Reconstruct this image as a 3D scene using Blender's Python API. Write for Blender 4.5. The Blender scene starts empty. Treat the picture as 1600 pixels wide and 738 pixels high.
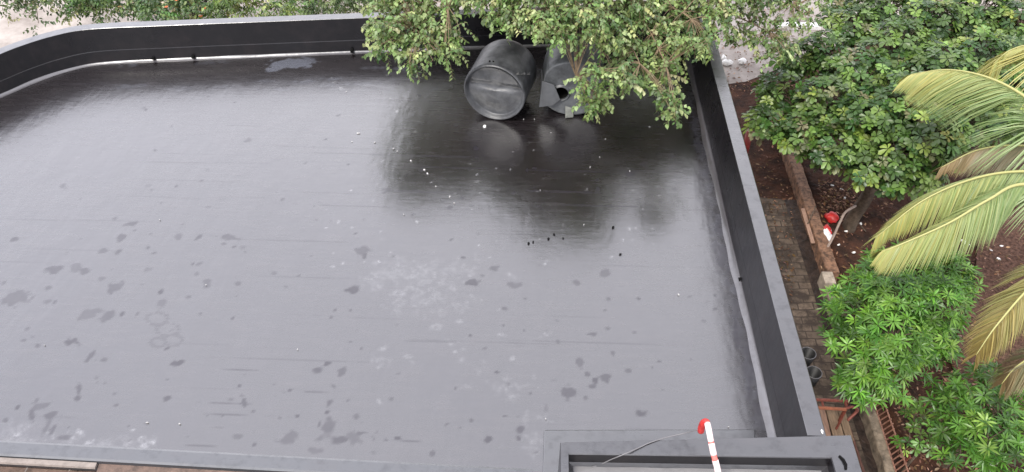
import bpy, math, random
import numpy as np
from mathutils import Vector, Matrix, Euler
R = math.radians
random.seed(7); rng = np.random.default_rng(11)

# ------------------------------------------------------------------ camera, sky, sun, exposure
SC = bpy.context.scene
COL = SC.collection
H = 9.0                                   # camera height above the roof deck
cam_d = bpy.data.cameras.new('camera'); cam = bpy.data.objects.new('camera', cam_d); COL.objects.link(cam)
cam_d.sensor_width = 36; cam_d.lens = 28.1; cam_d.clip_end = 800; cam_d.clip_start = 0.05
cam.location = (0, 0, H); cam.rotation_euler = (R(90 - 43.8), 0, R(2.3))
SC.camera = cam

w = bpy.data.worlds.new('World'); SC.world = w; w.use_nodes = True
nt = w.node_tree; N = nt.nodes; L = nt.links
bg = N['Background']
sky = N.new('ShaderNodeTexSky'); sky.sky_type = 'NISHITA'; sky.sun_disc = False
sky.sun_elevation = R(52); sky.sun_rotation = R(215); sky.dust_density = 4; sky.air_density = 1.0
hs = N.new('ShaderNodeHueSaturation'); hs.inputs['Saturation'].default_value = 0.22
tc = N.new('ShaderNodeTexCoord'); nz = N.new('ShaderNodeTexNoise'); nz.inputs['Scale'].default_value = 1.3
nz.inputs['Detail'].default_value = 5; nz.inputs['Roughness'].default_value = .5
rp = N.new('ShaderNodeValToRGB'); rp.color_ramp.elements[0].position = .3; rp.color_ramp.elements[0].color = (.60, .605, .70, 1)
rp.color_ramp.elements[1].position = .7; rp.color_ramp.elements[1].color = (.95, .94, 1, 1)
mx = N.new('ShaderNodeMix'); mx.data_type = 'RGBA'; mx.inputs['Factor'].default_value = .8
L.new(sky.outputs[0], hs.inputs['Color']); L.new(tc.outputs['Generated'], nz.inputs['Vector']); L.new(nz.outputs['Fac'], rp.inputs[0])
sc9 = N.new('ShaderNodeVectorMath'); sc9.operation = 'SCALE'; sc9.inputs['Scale'].default_value = 9.0; L.new(rp.outputs[0], sc9.inputs[0])
dt = N.new('ShaderNodeVectorMath'); dt.operation = 'DOT_PRODUCT'; dt.inputs[1].default_value = (-.75, .6, -.25)   # sky brightened towards the far left, added for glare on the roof
mr = N.new('ShaderNodeMapRange'); mr.inputs[1].default_value = -.3; mr.inputs[2].default_value = .75; mr.inputs[3].default_value = 7.9; mr.inputs[4].default_value = 11.2
L.new(tc.outputs['Generated'], dt.inputs[0]); L.new(dt.outputs['Value'], mr.inputs[0]); L.new(mr.outputs[0], sc9.inputs['Scale'])
L.new(hs.outputs[0], mx.inputs['A']); L.new(sc9.outputs[0], mx.inputs['B']); L.new(mx.outputs['Result'], bg.inputs['Color'])
bg.inputs['Strength'].default_value = 0.12

sd = bpy.data.lights.new('sun', 'SUN'); sun = bpy.data.objects.new('sun', sd); COL.objects.link(sun)
sd.energy = 1.3; sd.angle = R(14); sd.color = (1, .95, .87)
sun.rotation_euler = (R(38), 0, R(-35)); sun.location = (-5, -8, 20)
SC.view_settings.view_transform = 'Standard'; SC.view_settings.look = 'None'
SC.view_settings.gamma = 1; SC.view_settings.use_curve_mapping = False
SC.view_settings.exposure = 1.47
SC.cycles.max_bounces = 8

# ------------------------------------------------------------------ helpers
_M = Euler((R(90 - 43.8), 0, R(2.3))).to_matrix()
_F = 28.1 / 36 * 1600
def P(px, py, z=0.0):                      # a point of the photograph put on the level z
    d = _M @ Vector((px - 800, -(py - 369), -_F))
    t = (z - H) / d.z
    return Vector((d.x * t, d.y * t, z))

def link(o, parent=None):
    COL.objects.link(o)
    if parent: o.parent = parent
    return o
def wloc(o):
    v = Vector(o.location)
    while o.parent: o = o.parent; v += Vector(o.location)
    return v
def tag(o, label=None, cat=None, group=None, kind=None):
    if label: o['label'] = label
    if cat: o['category'] = cat
    if group: o['group'] = group
    if kind: o['kind'] = kind
    return o
def empty(name, loc, label, cat, group=None):
    o = bpy.data.objects.new(name, None); o.location = loc; o.empty_display_size = .2; link(o)
    return tag(o, label, cat, group)
def obj(name, verts, faces, m, parent=None, smooth=False):
    off = wloc(parent) if parent else Vector((0, 0, 0))
    me = bpy.data.meshes.new(name)
    me.from_pydata([tuple(Vector(v) - off) for v in verts], [], faces)
    me.materials.append(m); me.update()
    if smooth: me.polygons.foreach_set('use_smooth', [True] * len(me.polygons))
    return link(bpy.data.objects.new(name, me), parent)
def fixn(o):
    import bmesh
    bm = bmesh.new(); bm.from_mesh(o.data); bmesh.ops.recalc_face_normals(bm, faces=bm.faces); bm.to_mesh(o.data); bm.free(); return o
def bevel(o, wd=.01, seg=2):
    b = o.modifiers.new('bevel', 'BEVEL'); b.width = wd; b.segments = seg; b.limit_method = 'ANGLE'; return o

class MB:
    def __init__(s): s.v = []; s.f = []
    def add(s, vs, fs):
        k = len(s.v); s.v += [Vector(v) for v in vs]; s.f += [tuple(i + k for i in f) for f in fs]
    def box(s, a, b):
        x0, y0, z0 = a; x1, y1, z1 = b
        s.add([(x0,y0,z0),(x1,y0,z0),(x1,y1,z0),(x0,y1,z0),(x0,y0,z1),(x1,y0,z1),(x1,y1,z1),(x0,y1,z1)],
              [(0,3,2,1),(4,5,6,7),(0,1,5,4),(1,2,6,5),(2,3,7,6),(3,0,4,7)])
    def prism(s, pts, z0, z1):             # pts ccw [(x,y)], z0/z1 numbers
        n = len(pts)
        s.add([(p[0],p[1],z0) for p in pts] + [(p[0],p[1],z1) for p in pts],
              [tuple(range(n-1,-1,-1)), tuple(range(n,2*n))] + [(i,(i+1)%n,(i+1)%n+n,i+n) for i in range(n)])
    def tube(s, pts, rad, n=7, cap=True):
        pts = [Vector(p) for p in pts]
        if not hasattr(rad, '__len__'): rad = [rad]*len(pts)
        k = len(s.v); up = None
        for i, p in enumerate(pts):
            t = (pts[min(i+1,len(pts)-1)] - pts[max(i-1,0)]).normalized()
            if up is None:
                up = t.orthogonal().normalized()
            else:
                up = (up - t*up.dot(t)).normalized()
            b = t.cross(up)
            for j in range(n):
                a = 2*math.pi*j/n
                s.v.append(p + (up*math.cos(a)+b*math.sin(a))*rad[i])
        for i in range(len(pts)-1):
            for j in range(n):
                s.f.append((k+i*n+j, k+i*n+(j+1)%n, k+(i+1)*n+(j+1)%n, k+(i+1)*n+j))
        if cap:
            s.f.append(tuple(k+j for j in range(n-1,-1,-1))); s.f.append(tuple(k+(len(pts)-1)*n+j for j in range(n)))
    def build(s, name, m, parent=None, smooth=False): return obj(name, s.v, s.f, m, parent, smooth)

def sweep(base, prof, closed=False):       # base: xy polyline, prof: [(outward, z)], outward = left-hand side of travel
    n = len(base); vs = []; fs = []
    for i, p in enumerate(base):
        a = base[max(i-1,0)]; b = base[min(i+1,n-1)]
        t1 = (p-a).normalized() if i > 0 else (b-p).normalized()
        t2 = (b-p).normalized() if i < n-1 else t1
        n1 = Vector((-t1.y, t1.x)); n2 = Vector((-t2.y, t2.x)); m = (n1+n2).normalized(); m /= max(.3, m.dot(n1))
        for (o, z) in prof: vs.append((p.x+m.x*o, p.y+m.y*o, z))
    k = len(prof)
    for i in range(n-1):
        for j in range(k-1):
            fs.append((i*k+j, (i+1)*k+j, (i+1)*k+j+1, i*k+j+1))
    fs.append(tuple(range(k))); fs.append(tuple((n-1)*k+j for j in range(k-1,-1,-1)))
    return vs, fs
def smooth_line(pts, n=8):                 # catmull-rom
    out = []
    q = [pts[0]*2-pts[1]] + list(pts) + [pts[-1]*2-pts[-2]]
    for i in range(1, len(q)-2):
        for k in range(n):
            t = k/n
            out.append(.5*((2*q[i]) + (q[i+1]-q[i-1])*t + (2*q[i-1]-5*q[i]+4*q[i+1]-q[i+2])*t*t + (3*q[i]-q[i-1]-3*q[i+1]+q[i+2])*t**3))
    out.append(q[-2]); return out

# ------------------------------------------------------------------ materials
def mat(name, col=(.5,.5,.5), rough=.6, spec=.5, var=0, vscale=4, bump=0, bscale=30, col2=None, coat=0, coatr=.2, stretch=None, metal=0):
    m = bpy.data.materials.new(name); m.use_nodes = True
    t = m.node_tree; n = t.nodes; l = t.links; b = n['Principled BSDF']
    b.inputs['Base Color'].default_value = (*col, 1); b.inputs['Roughness'].default_value = rough
    b.inputs['Specular IOR Level'].default_value = spec; b.inputs['Coat Weight'].default_value = coat
    b.inputs['Coat Roughness'].default_value = coatr; b.inputs['Metallic'].default_value = metal
    g = n.new('ShaderNodeNewGeometry'); mp = n.new('ShaderNodeMapping'); l.new(g.outputs['Position'], mp.inputs[0])
    if stretch: mp.inputs['Scale'].default_value = stretch
    if var or col2:
        z = n.new('ShaderNodeTexNoise'); z.inputs['Scale'].default_value = vscale; z.inputs['Detail'].default_value = 8; z.inputs['Roughness'].default_value = .65
        l.new(mp.outputs[0], z.inputs['Vector'])
        r = n.new('ShaderNodeValToRGB'); c2 = col2 or tuple(c*(1-var) for c in col); c1 = col if col2 else tuple(min(1,c*(1+var)) for c in col)
        r.color_ramp.elements[0].position = .35; r.color_ramp.elements[1].position = .65
        r.color_ramp.elements[0].color = (*c2,1); r.color_ramp.elements[1].color = (*c1,1)
        l.new(z.outputs['Fac'], r.inputs[0]); l.new(r.outputs[0], b.inputs['Base Color'])
    if bump:
        z2 = n.new('ShaderNodeTexNoise'); z2.inputs['Scale'].default_value = bscale; z2.inputs['Detail'].default_value = 6
        l.new(mp.outputs[0], z2.inputs['Vector'])
        bp = n.new('ShaderNodeBump'); bp.inputs['Strength'].default_value = 1; bp.inputs['Distance'].default_value = bump
        l.new(z2.outputs['Fac'], bp.inputs['Height']); l.new(bp.outputs[0], b.inputs['Normal'])
    return m

BLACK = (.009,.0066,.0075)
def coating(name, rough=.27, base=BLACK, attr=False, spec=1.0):
    """the wet black waterproofing coat: glossy film over black, brush marks, dust, dull dry spots"""
    m = bpy.data.materials.new(name); m.use_nodes = True
    t = m.node_tree; n = t.nodes; l = t.links; b = n['Principled BSDF']
    g = n.new('ShaderNodeNewGeometry')
    def noise(scale, detail=6, stretch=(1,1,1), rgh=.55):
        mp = n.new('ShaderNodeMapping'); mp.inputs['Scale'].default_value = stretch; l.new(g.outputs['Position'], mp.inputs[0])
        z = n.new('ShaderNodeTexNoise'); z.inputs['Scale'].default_value = scale; z.inputs['Detail'].default_value = detail; z.inputs['Roughness'].default_value = rgh
        l.new(mp.outputs[0], z.inputs['Vector']); return z.outputs['Fac']
    def math_(op, a, bb=None, c=None):
        q = n.new('ShaderNodeMath'); q.operation = op
        for i, v in enumerate((a, bb, c)):
            if v is None: continue
            if isinstance(v, (int, float)): q.inputs[i].default_value = v
            else: l.new(v, q.inputs[i])
        return q.outputs[0]
    def rng_(v, a, b_, c, d):
        q = n.new('ShaderNodeMapRange'); l.new(v, q.inputs[0]); q.inputs[1].default_value = a; q.inputs[2].default_value = b_
        q.inputs[3].default_value = c; q.inputs[4].default_value = d; return q.outputs[0]
    big = noise(.5, 4); med = noise(3.2, 8); brush = noise(4, 5, (.5, 3.2, 1), .6); fine = noise(60, 3)
    mixc = n.new('ShaderNodeMix'); mixc.data_type = 'RGBA'
    mixc.inputs['A'].default_value = (*base, 1); mixc.inputs['B'].default_value = (.027,.0205,.0215, 1)
    l.new(rng_(math_('ADD', brush, med), .95, 1.35, 0, .35), mixc.inputs['Factor'])
    col = mixc.outputs['Result']
    rg = math_('ADD', rng_(big, .3, .7, rough-.035, rough+.035), rng_(brush, .3, .7, -.035, .05))
    if attr:
        at = n.new('ShaderNodeAttribute'); at.attribute_name = 'wear_glint'
        sx = n.new('ShaderNodeSeparateColor'); l.new(at.outputs['Color'], sx.inputs[0])
        dull, scuff, dust_glint = sx.outputs[0], sx.outputs[1], sx.outputs[2]
        m2 = n.new('ShaderNodeMix'); m2.data_type = 'RGBA'; l.new(col, m2.inputs['A']); m2.inputs['B'].default_value = (.30,.30,.31,1)
        l.new(math_('MULTIPLY', scuff, rng_(noise(14, 8, (1,1,1), .7), .42, .62, .12, 1)), m2.inputs['Factor'])
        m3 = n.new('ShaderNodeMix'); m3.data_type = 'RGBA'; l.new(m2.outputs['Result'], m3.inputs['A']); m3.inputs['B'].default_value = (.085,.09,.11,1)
        l.new(dust_glint, m3.inputs['Factor'])
        m4 = n.new('ShaderNodeMix'); m4.data_type = 'RGBA'; l.new(m3.outputs['Result'], m4.inputs['A']); m4.inputs['B'].default_value = (.016,.013,.019,1)
        l.new(dull, m4.inputs['Factor'])
        col = m4.outputs['Result']
        l.new(rng_(dull, 0, 1, 2.3, 1.68), b.inputs['IOR'])
        rg = math_('ADD', rg, math_('MULTIPLY', dull, .12))
        l.new(rng_(dull, 0, 1, 1, .75), b.inputs['Coat Weight'])
    else:
        b.inputs['Specular IOR Level'].default_value = .5
        sep = n.new('ShaderNodeSeparateXYZ'); l.new(g.outputs['True Normal'], sep.inputs[0])
        wet = rng_(sep.outputs['Z'], .15, .6, 0, 1)          # the water film lies on level faces, not on upright ones
        l.new(rng_(wet, 0, 1, 0, .9), b.inputs['Coat Weight']); l.new(math_('SUBTRACT', rng_(wet, 0, 1, 1.42, 2.05), math_('MULTIPLY', wet, rng_(noise(6, 6, (1,1,1), .65), .5, .72, 0, .28))), b.inputs['IOR'])
    l.new(col, b.inputs['Base Color']); l.new(rg, b.inputs['Roughness'])
    b.inputs['Coat Roughness'].default_value = rough; b.inputs['Coat IOR'].default_value = 1.45
    hgt = math_('ADD', math_('ADD', math_('MULTIPLY', med, .3), math_('MULTIPLY', noise(1.1, 3, (1.6,.5,1)), 1.0)), math_('ADD', math_('MULTIPLY', brush, .12), math_('MULTIPLY', fine, .03)))
    bp = n.new('ShaderNodeBump'); bp.inputs['Strength'].default_value = 1; bp.inputs['Distance'].default_value = .014
    l.new(hgt, bp.inputs['Height']); l.new(bp.outputs[0], b.inputs['Normal']); l.new(bp.outputs[0], b.inputs['Coat Normal'])
    return m

def leaf_mat(name, rough=.45, trans=.25, spec=.5):
    m = bpy.data.materials.new(name); m.use_nodes = True
    t = m.node_tree; n = t.nodes; l = t.links; b = n['Principled BSDF']; out = n['Material Output']
    at = n.new('ShaderNodeAttribute'); at.attribute_name = 'tint'
    l.new(at.outputs['Color'], b.inputs['Base Color']); b.inputs['Roughness'].default_value = rough; b.inputs['Specular IOR Level'].default_value = spec
    tr = n.new('ShaderNodeBsdfTranslucent'); hs = n.new('ShaderNodeHueSaturation'); hs.inputs['Value'].default_value = 1.3; hs.inputs['Saturation'].default_value = 1.1
    l.new(at.outputs['Color'], hs.inputs['Color']); l.new(hs.outputs[0], tr.inputs['Color'])
    ms = n.new('ShaderNodeMixShader'); ms.inputs[0].default_value = trans
    l.new(b.outputs[0], ms.inputs[1]); l.new(tr.outputs[0], ms.inputs[2]); l.new(ms.outputs[0], out.inputs['Surface'])
    return m

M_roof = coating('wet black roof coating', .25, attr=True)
M_coat = coating('black coating on parapet', .30, base=(.007,.0065,.008))
M_cove = coating('smooth black cove', .33, base=(.05,.046,.05))  # base lifted above the coat's black to paint in the highlight at the wall foot
M_wall = mat('cream painted plaster', (.5,.44,.35), .8, var=.25, vscale=2, bump=.004)
M_trim = mat('dusty cream edge', (.20,.17,.15), .7, var=.2, vscale=9, bump=.004)
M_brown = mat('brown weathered ledge', (.10,.065,.05), .75, var=.45, vscale=7, bump=.01, bscale=20)
M_tank = mat('grey black plastic', (.075,.078,.083), .42, spec=.7, col2=(.022,.023,.026), vscale=4.5, bump=.02, bscale=4)
M_tank2 = mat('grey plastic worn', (.06,.064,.068), .45, spec=.7, var=.4, vscale=7, bump=.008, bscale=7)
M_dark = mat('dark hollow', (.006,.006,.006), .9, spec=.1)
M_soil = mat('red brown soil', (.075,.032,.019), .9, spec=.2, col2=(.02,.011,.008), vscale=2.6, bump=.06, bscale=9)
M_gravelr = mat('soil with litter', (.13,.07,.05), .9, spec=.2, col2=(.035,.017,.011), vscale=14, bump=.05, bscale=18)
M_conc = mat('bleached concrete', (.40,.36,.33), .8, spec=.3, col2=(.22,.19,.17), vscale=.9, bump=.004)
M_curb = mat('ochre plastered kerb', (.16,.085,.05), .8, var=.65, vscale=9, bump=.015, bscale=24)
M_curb2 = mat('grey mossy kerb', (.17,.135,.1), .85, var=.55, vscale=6, bump=.02, bscale=14)
M_drain = mat('wet dark drain', (.026,.016,.012), .6, spec=.4, var=.6, vscale=5, bump=.03, bscale=12)
M_bark = mat('grey brown bark', (.09,.065,.045), .85, var=.4, vscale=12, bump=.02, bscale=40)
M_twig = mat('pale twig bark', (.17,.12,.07), .8, var=.3, vscale=20)
M_rust = mat('red oxide painted iron', (.17,.045,.03), .55, var=.4, vscale=20, bump=.003)
M_rustp = mat('faded pink brown iron', (.24,.12,.085), .6, var=.35, vscale=20)
M_wood = mat('weathered board', (.2,.135,.085), .8, var=.35, vscale=6, stretch=(5,.6,1), bump=.006)
M_woodp = mat('pinkish board', (.28,.17,.12), .8, var=.3, vscale=6, stretch=(5,.6,1))
M_red = mat('red plastic', (.42,.02,.018), .45, var=.35, vscale=14)
M_redp = mat('pinkish red tape', (.62,.13,.11), .5, var=.35, vscale=14)
M_tape = mat('faded white tape', (.68,.56,.55), .5, var=.25, vscale=9)
M_white = mat('white plastic', (.75,.74,.72), .45, spec=.5, var=.12, vscale=12)
M_scrap = mat('dirty white scrap', (.45,.44,.43), .6, var=.2, vscale=12)
M_cable = mat('grey cable', (.14,.135,.14), .5)
M_cabled = mat('black bucket plastic', (.012,.012,.013), .5)
M_leafl = leaf_mat('leaf litter', .8, .05, .2)
M_ficus = leaf_mat('ficus leaves', .42, .28)
M_dense = leaf_mat('broad dark leaves', .4, .2)
M_mango = leaf_mat('mango leaves', .38, .28)
M_palm = leaf_mat('palm leaflets', .45, .3)

def brick_mat():
    m = mat('block paving', (.3,.22,.15), .85, bump=.0)
    t = m.node_tree; n = t.nodes; l = t.links; b = n['Principled BSDF']
    g = n.new('ShaderNodeNewGeometry'); mp = n.new('ShaderNodeMapping'); l.new(g.outputs['Position'], mp.inputs[0])
    z0 = n.new('ShaderNodeTexNoise'); z0.inputs['Scale'].default_value = 4; z0.inputs['Detail'].default_value = 6
    ad = n.new('ShaderNodeVectorMath'); ad.operation = 'MULTIPLY_ADD'; ad.inputs[1].default_value = (.16,.16,0)
    l.new(z0.outputs['Color'], ad.inputs[0]); l.new(mp.outputs[0], ad.inputs[2])
    br = n.new('ShaderNodeTexBrick'); br.inputs['Scale'].default_value = 1; br.inputs['Brick Width'].default_value = .33; br.inputs['Row Height'].default_value = .2
    br.inputs['Mortar Size'].default_value = .014; br.inputs['Color1'].default_value = (.17,.125,.09,1); br.inputs['Color2'].default_value = (.09,.065,.047,1); br.inputs['Mortar'].default_value = (.05,.035,.025,1)
    l.new(ad.outputs[0], br.inputs['Vector'])
    z = n.new('ShaderNodeTexNoise'); z.inputs['Scale'].default_value = 2.3; z.inputs['Detail'].default_value = 9; z.inputs['Roughness'].default_value = .7
    l.new(mp.outputs[0], z.inputs['Vector'])
    r = n.new('ShaderNodeValToRGB'); r.color_ramp.elements[0].position = .44; r.color_ramp.elements[1].position = .6
    l.new(z.outputs['Fac'], r.inputs[0])
    mxx = n.new('ShaderNodeMix'); mxx.data_type = 'RGBA'; mxx.inputs['A'].default_value = (.04,.027,.019,1)
    l.new(br.outputs['Color'], mxx.inputs['B']); l.new(r.outputs[0], mxx.inputs['Factor']); l.new(mxx.outputs['Result'], b.inputs['Base Color'])
    bp = n.new('ShaderNodeBump'); bp.inputs['Distance'].default_value = .012; l.new(br.outputs['Fac'], bp.inputs['Height']); bp.invert = True; l.new(bp.outputs[0], b.inputs['Normal'])
    return m
M_paver = brick_mat()

# ------------------------------------------------------------------ measures of the place
GZ = -4.0
XR = P(1147, 400).x                        # inner foot of the right parapet
HR, HF = 1.05, .80                         # parapet heights: right, far
XO = XR + .225                             # outer face of the building on the right
far_px = [(-420, 330), (-280, 262), (-130, 203), (0, 151), (54, 128), (108, 110), (163, 99.5), (271, 94), (400, 88.5), (600, 80.5), (740, 75.5)]
far_pts = [P(*p).to_2d() for p in far_px]
d = (far_pts[-1] - far_pts[-3]).normalized()
far_end = far_pts[-1] + d * ((XR - far_pts[-1].x) / d.x)
far_line = smooth_line(far_pts, 6) + [far_end]
YC = far_end.y
near_a, near_b = P(0, 713).to_2d(), P(400, 735).to_2d()
nd = (near_b - near_a).normalized()
def near_at(x): return near_a.y + nd.y/nd.x*(x - near_a.x)

# ------------------------------------------------------------------ ground, road, path, drain
def sheet(name, pts, z, m, sub=0):
    o = obj(name, [(p[0], p[1], z) for p in pts], [tuple(range(len(pts)))], m); return tag(o, kind='structure')
sheet('ground', [(-400,-300),(400,-300),(400,500),(-400,500)], GZ, M_soil)
road = [(-120, YC-1), (XO, YC-1), (XO, P(1150,150,GZ).y), P(1165,128,GZ).to_2d(), P(1300,75,GZ).to_2d(), P(1500,20,GZ).to_2d(), (120, P(1500,-20,GZ).y), (120, YC+120), (-120, YC+120)]
sheet('road', road, GZ+.006, M_conc)
xa, xb = P(1252,399,GZ).x, P(1282,399,GZ+.2).x
sheet('footpath', [(XO, -2), (xa, -2), (xa, YC-.6), (XO, YC-.4)], GZ+.012, M_paver)
sheet('drain', [(xa, -2), (xb+.12, -2), (xb+.12, YC-.6), (xa, YC-.6)], GZ+.008, M_drain)
# rough garden bed with small mounds
def bed():
    nx, ny = 90, 120; x0, x1, y0, y1 = xb+.3, xb+9, 1.0, YC+1.5
    X, Y = np.meshgrid(np.linspace(x0,x1,nx), np.linspace(y0,y1,ny), indexing='ij')
    Z = sum(a*np.sin(X*f+p)*np.sin(Y*f*1.13+q) for a,f,p,q in [(.05,1.3,0,1),(.03,3.1,2,.4),(.018,7.7,1,3),(.012,14,.5,.2)])
    Z = GZ + .1 + Z + rng.normal(0,.006,Z.shape); Z[0,:] = GZ-.02; Z[-1,:] = GZ-.02; Z[:,0] = GZ-.02; Z[:,-1] = GZ-.02
    v = np.stack([X,Y,Z],-1).reshape(-1,3)
    f = [(i*ny+j,(i+1)*ny+j,(i+1)*ny+j+1,i*ny+j+1) for i in range(nx-1) for j in range(ny-1)]
    o = obj('soil_ground', v, f, M_soil, smooth=True); return tag(o, kind='structure')
bed()
# patch of lighter litter-strewn soil by the palm
sheet('soil_patch', [P(1530,330,GZ+.16).to_2d(), P(1520,470,GZ+.16).to_2d(), P(1480,560,GZ+.16).to_2d(), P(1560,700,GZ+.16).to_2d(), P(1800,700,GZ+.16).to_2d(), P(1800,330,GZ+.16).to_2d()], GZ+.2, M_gravelr)

# ------------------------------------------------------------------ the building
B = empty('building', (0, 9, GZ), 'large flat roofed building with a wet black waterproofed roof and black parapets', 'building')

# roof deck: fine grid, wear attribute
def vnoise(x, y, s):
    xi = np.floor(x/s).astype(np.int64); yi = np.floor(y/s).astype(np.int64); fx = x/s-xi; fy = y/s-yi
    fx = fx*fx*(3-2*fx); fy = fy*fy*(3-2*fy)
    def h(a,b): 
        v = np.sin(a*127.1+b*311.7)*43758.5453; return v-np.floor(v)
    return (h(xi,yi)*(1-fx)+h(xi+1,yi)*fx)*(1-fy)+(h(xi,yi+1)*(1-fx)+h(xi+1,yi+1)*fx)*fy
def roof():
    st = .025
    xs = np.arange(-14.5, XR+.1, st); ymax = max(p.y for p in far_line)+.1; ys = np.arange(4.2, ymax+.1, st)
    X, Y = np.meshgrid(xs, ys, indexing='ij')
    # clip against far line
    fx = np.array([p.x for p in far_line]); fy = np.array([p.y for p in far_line]); o = np.argsort(fx)
    ylim = np.interp(X, fx[o], fy[o]) + .1
    ynear = near_a.y + nd.y/nd.x*(X-near_a.x)
    keep = (Y < ylim) & (Y > ynear-st)
    Yc = np.maximum(Y, ynear)
    dull = np.zeros(X.shape); scuff = np.zeros(X.shape); dust_glint = np.zeros(X.shape); Z = np.zeros(X.shape)
    nzz = (vnoise(X,Y,.055)-.5)*1.3 + (vnoise(X+3.3,Y,.13)-.5)*1.5
    def blot(arr, px, py, rx, ry, ang=0, a=1., soft=.25, rag=.8):
        c = P(px, py); s = (P(px+10, py)-c).length/10; sy = (P(px, py+10)-c).length/10
        rx, ry = rx*s, ry*sy; m = max(rx, ry)*2.2
        i0, i1 = np.searchsorted(xs, [c.x-m, c.x+m]); j0, j1 = np.searchsorted(ys, [c.y-m, c.y+m])
        if i1 <= i0 or j1 <= j0: return
        dx = X[i0:i1,j0:j1]-c.x; dy = Yc[i0:i1,j0:j1]-c.y; ca, sa = math.cos(ang), math.sin(ang)
        u = (dx*ca+dy*sa)/rx; v = (-dx*sa+dy*ca)/ry
        q = np.sqrt(u*u+v*v) + nzz[i0:i1,j0:j1]*rag
        k = np.clip((1-q)/soft+.5, 0, 1)*a
        arr[i0:i1,j0:j1] = np.maximum(arr[i0:i1,j0:j1], k)
    # dry matt spots of the photograph: px, py, rx, ry, angle
    spots = [(25,467,21,9,.25),(6,444,4,5,0),(88,421,12,5,.35),(118,419,8,5,0),(133,423,6,4,0),(75,451,4,3,0),(75,472,6,3,.5),(85,473,4,3,0),
     (158,435,5,3,.5),(180,450,9,7,0),(135,494,14,6,.5),(148,487,7,4,.2),(170,494,11,5,.5),(190,491,4,3,.3),(213,491,3,3,0),(43,514,3,3,0),(59,540,5,3,-.3),
     (113,535,8,5,-.4),(141,557,4,6,0),(162,563,10,5,.5),(278,567,9,4,.5),(253,474,6,9,0),(251,456,3,3,0),(293,465,4,2,0),(324,440,7,8,0),(308,427,3,3,0),
     (371,443,6,4,.6),(363,498,3,3,0),(313,490,4,3,0),(188,370,6,6,0),(206,350,8,5,.6),(160,393,7,3,.5),(185,394,7,3,.5),(177,342,4,3,0),(235,366,5,3,.3),
     (279,369,6,4,.3),(310,371,4,4,0),(357,371,17,3,-.1),(350,382,4,2,0),(365,386,3,2,0),(240,396,7,3,.5),(60,636,14,4,.3),(50,650,5,10,.5),(80,648,9,6,.3),
     (72,668,4,14,0),(82,672,3,10,0),(98,684,9,4,.2),(120,623,5,5,0),(123,609,3,8,.4),(57,624,5,5,0),(27,637,3,3,0),(179,615,3,2,0),(182,633,3,2,0),(262,622,4,3,0),
     (324,649,3,3,0),(347,650,2,2,0),(368,682,9,4,.1),(382,629,3,5,.4),(373,604,3,2,0),(395,643,3,3,0),
     (551,452,9,5,0),(568,392,10,7,0),(570,400,4,7,0),(524,485,3,3,0),(517,495,3,3,.4),(548,485,2,2,0),(498,579,10,6,.2),(510,569,6,3,.7),(534,580,5,7,0),(521,604,5,6,.6),
     (428,601,3,2,0),(454,610,5,2,0),(514,630,4,4,-.4),(511,645,3,3,.6),(465,650,3,2,0),(557,651,4,4,0),(512,670,10,14,-.3),(532,687,14,5,-.1),(552,686,11,9,0),(566,677,10,3,.1),
     (453,685,9,8,0),(445,676,3,2,0),(492,704,10,4,-.1),(498,664,4,5,0),(588,676,4,3,0),(584,687,3,4,0),(604,688,3,2,0),(620,685,5,5,.5),(611,623,3,3,0),
     (675,709,4,4,0),(736,657,3,3,0),(763,686,5,4,.5),(776,582,3,2,0),(740,443,9,5,.5),(753,431,3,2,0),(770,420,8,3,0),(788,482,4,3,0),(786,508,2,2,0),(734,524,3,2,0),
     (805,446,9,4,0),(946,428,8,5,0),(951,467,4,4,0),(900,442,5,4,0),(945,485,3,2,0),(927,521,7,4,-.6),(949,513,4,2,0),(990,520,4,2,0),(958,551,4,4,0),(905,567,4,5,0),
     (918,585,4,3,0),(930,595,3,3,0),(889,613,9,8,0),(887,601,7,2,0),(947,591,8,5,.6),(925,605,4,3,0),(853,637,5,6,0),(1003,647,9,5,-.1),(813,672,6,6,0),(810,685,4,4,0),
     (970,398,2,2,0),(980,580,4,3,-.5),(872,535,3,3,0),(1019,575,3,3,0),(1030,565,3,2,0),(794,600,3,2,0),(720,310,4,2,0),(600,301,3,2,0),(605,296,5,2,0),
     (985,272,6,3,.3),(1005,256,5,3,-.3),(1172,620,4,9,-.4),(1195,560,4,14,-.2),(1180,640,6,14,-.3),(1150,520,3,20,-.1)]
    for s in spots: blot(dull, s[0], s[1], s[2]*1.0, s[3]*1.0, s[4], .45+.45*random.random(), .5, .8)
    for _ in range(170):
        blot(dull, random.uniform(-50,1150), random.uniform(150,720), random.uniform(1.5,4.5), random.uniform(1,2.6), random.uniform(-.6,.8), random.uniform(.25,.8), .6, .7)
    # thin horizontal roller laps
    for s in [(357,630,34,.8),(352,648,30,.8),(335,669,22,.8),(318,697,24,.8),(372,578,24,.7),(490,613,20,.7),(420,588,20,.5),(640,690,18,.8),(430,515,34,.5),(650,300,60,1),(700,262,70,1),(900,268,70,1.2),
              (940,322,60,1.2),(700,245,55,1),(880,300,55,1),(1000,268,50,1)]:
        blot(dull, s[0], s[1], s[2], s[3], 0, .6, .8, .35)
    for _ in range(40):
        blot(dull, random.uniform(0,1100), random.uniform(110,720), random.uniform(30,120), .7, random.uniform(-.02,.02), random.uniform(.15,.4), .9, .4)
    # chalky rings
    for cx, cy, rr in [(245,498,16),(262,515,17),(270,532,14),(247,535,12)]:
        for k in range(12):
            a = k*math.pi/6; blot(dull, cx+rr*math.cos(a), cy+rr*.6*math.sin(a), 4, 2, 0, .35, .7, .6)
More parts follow.
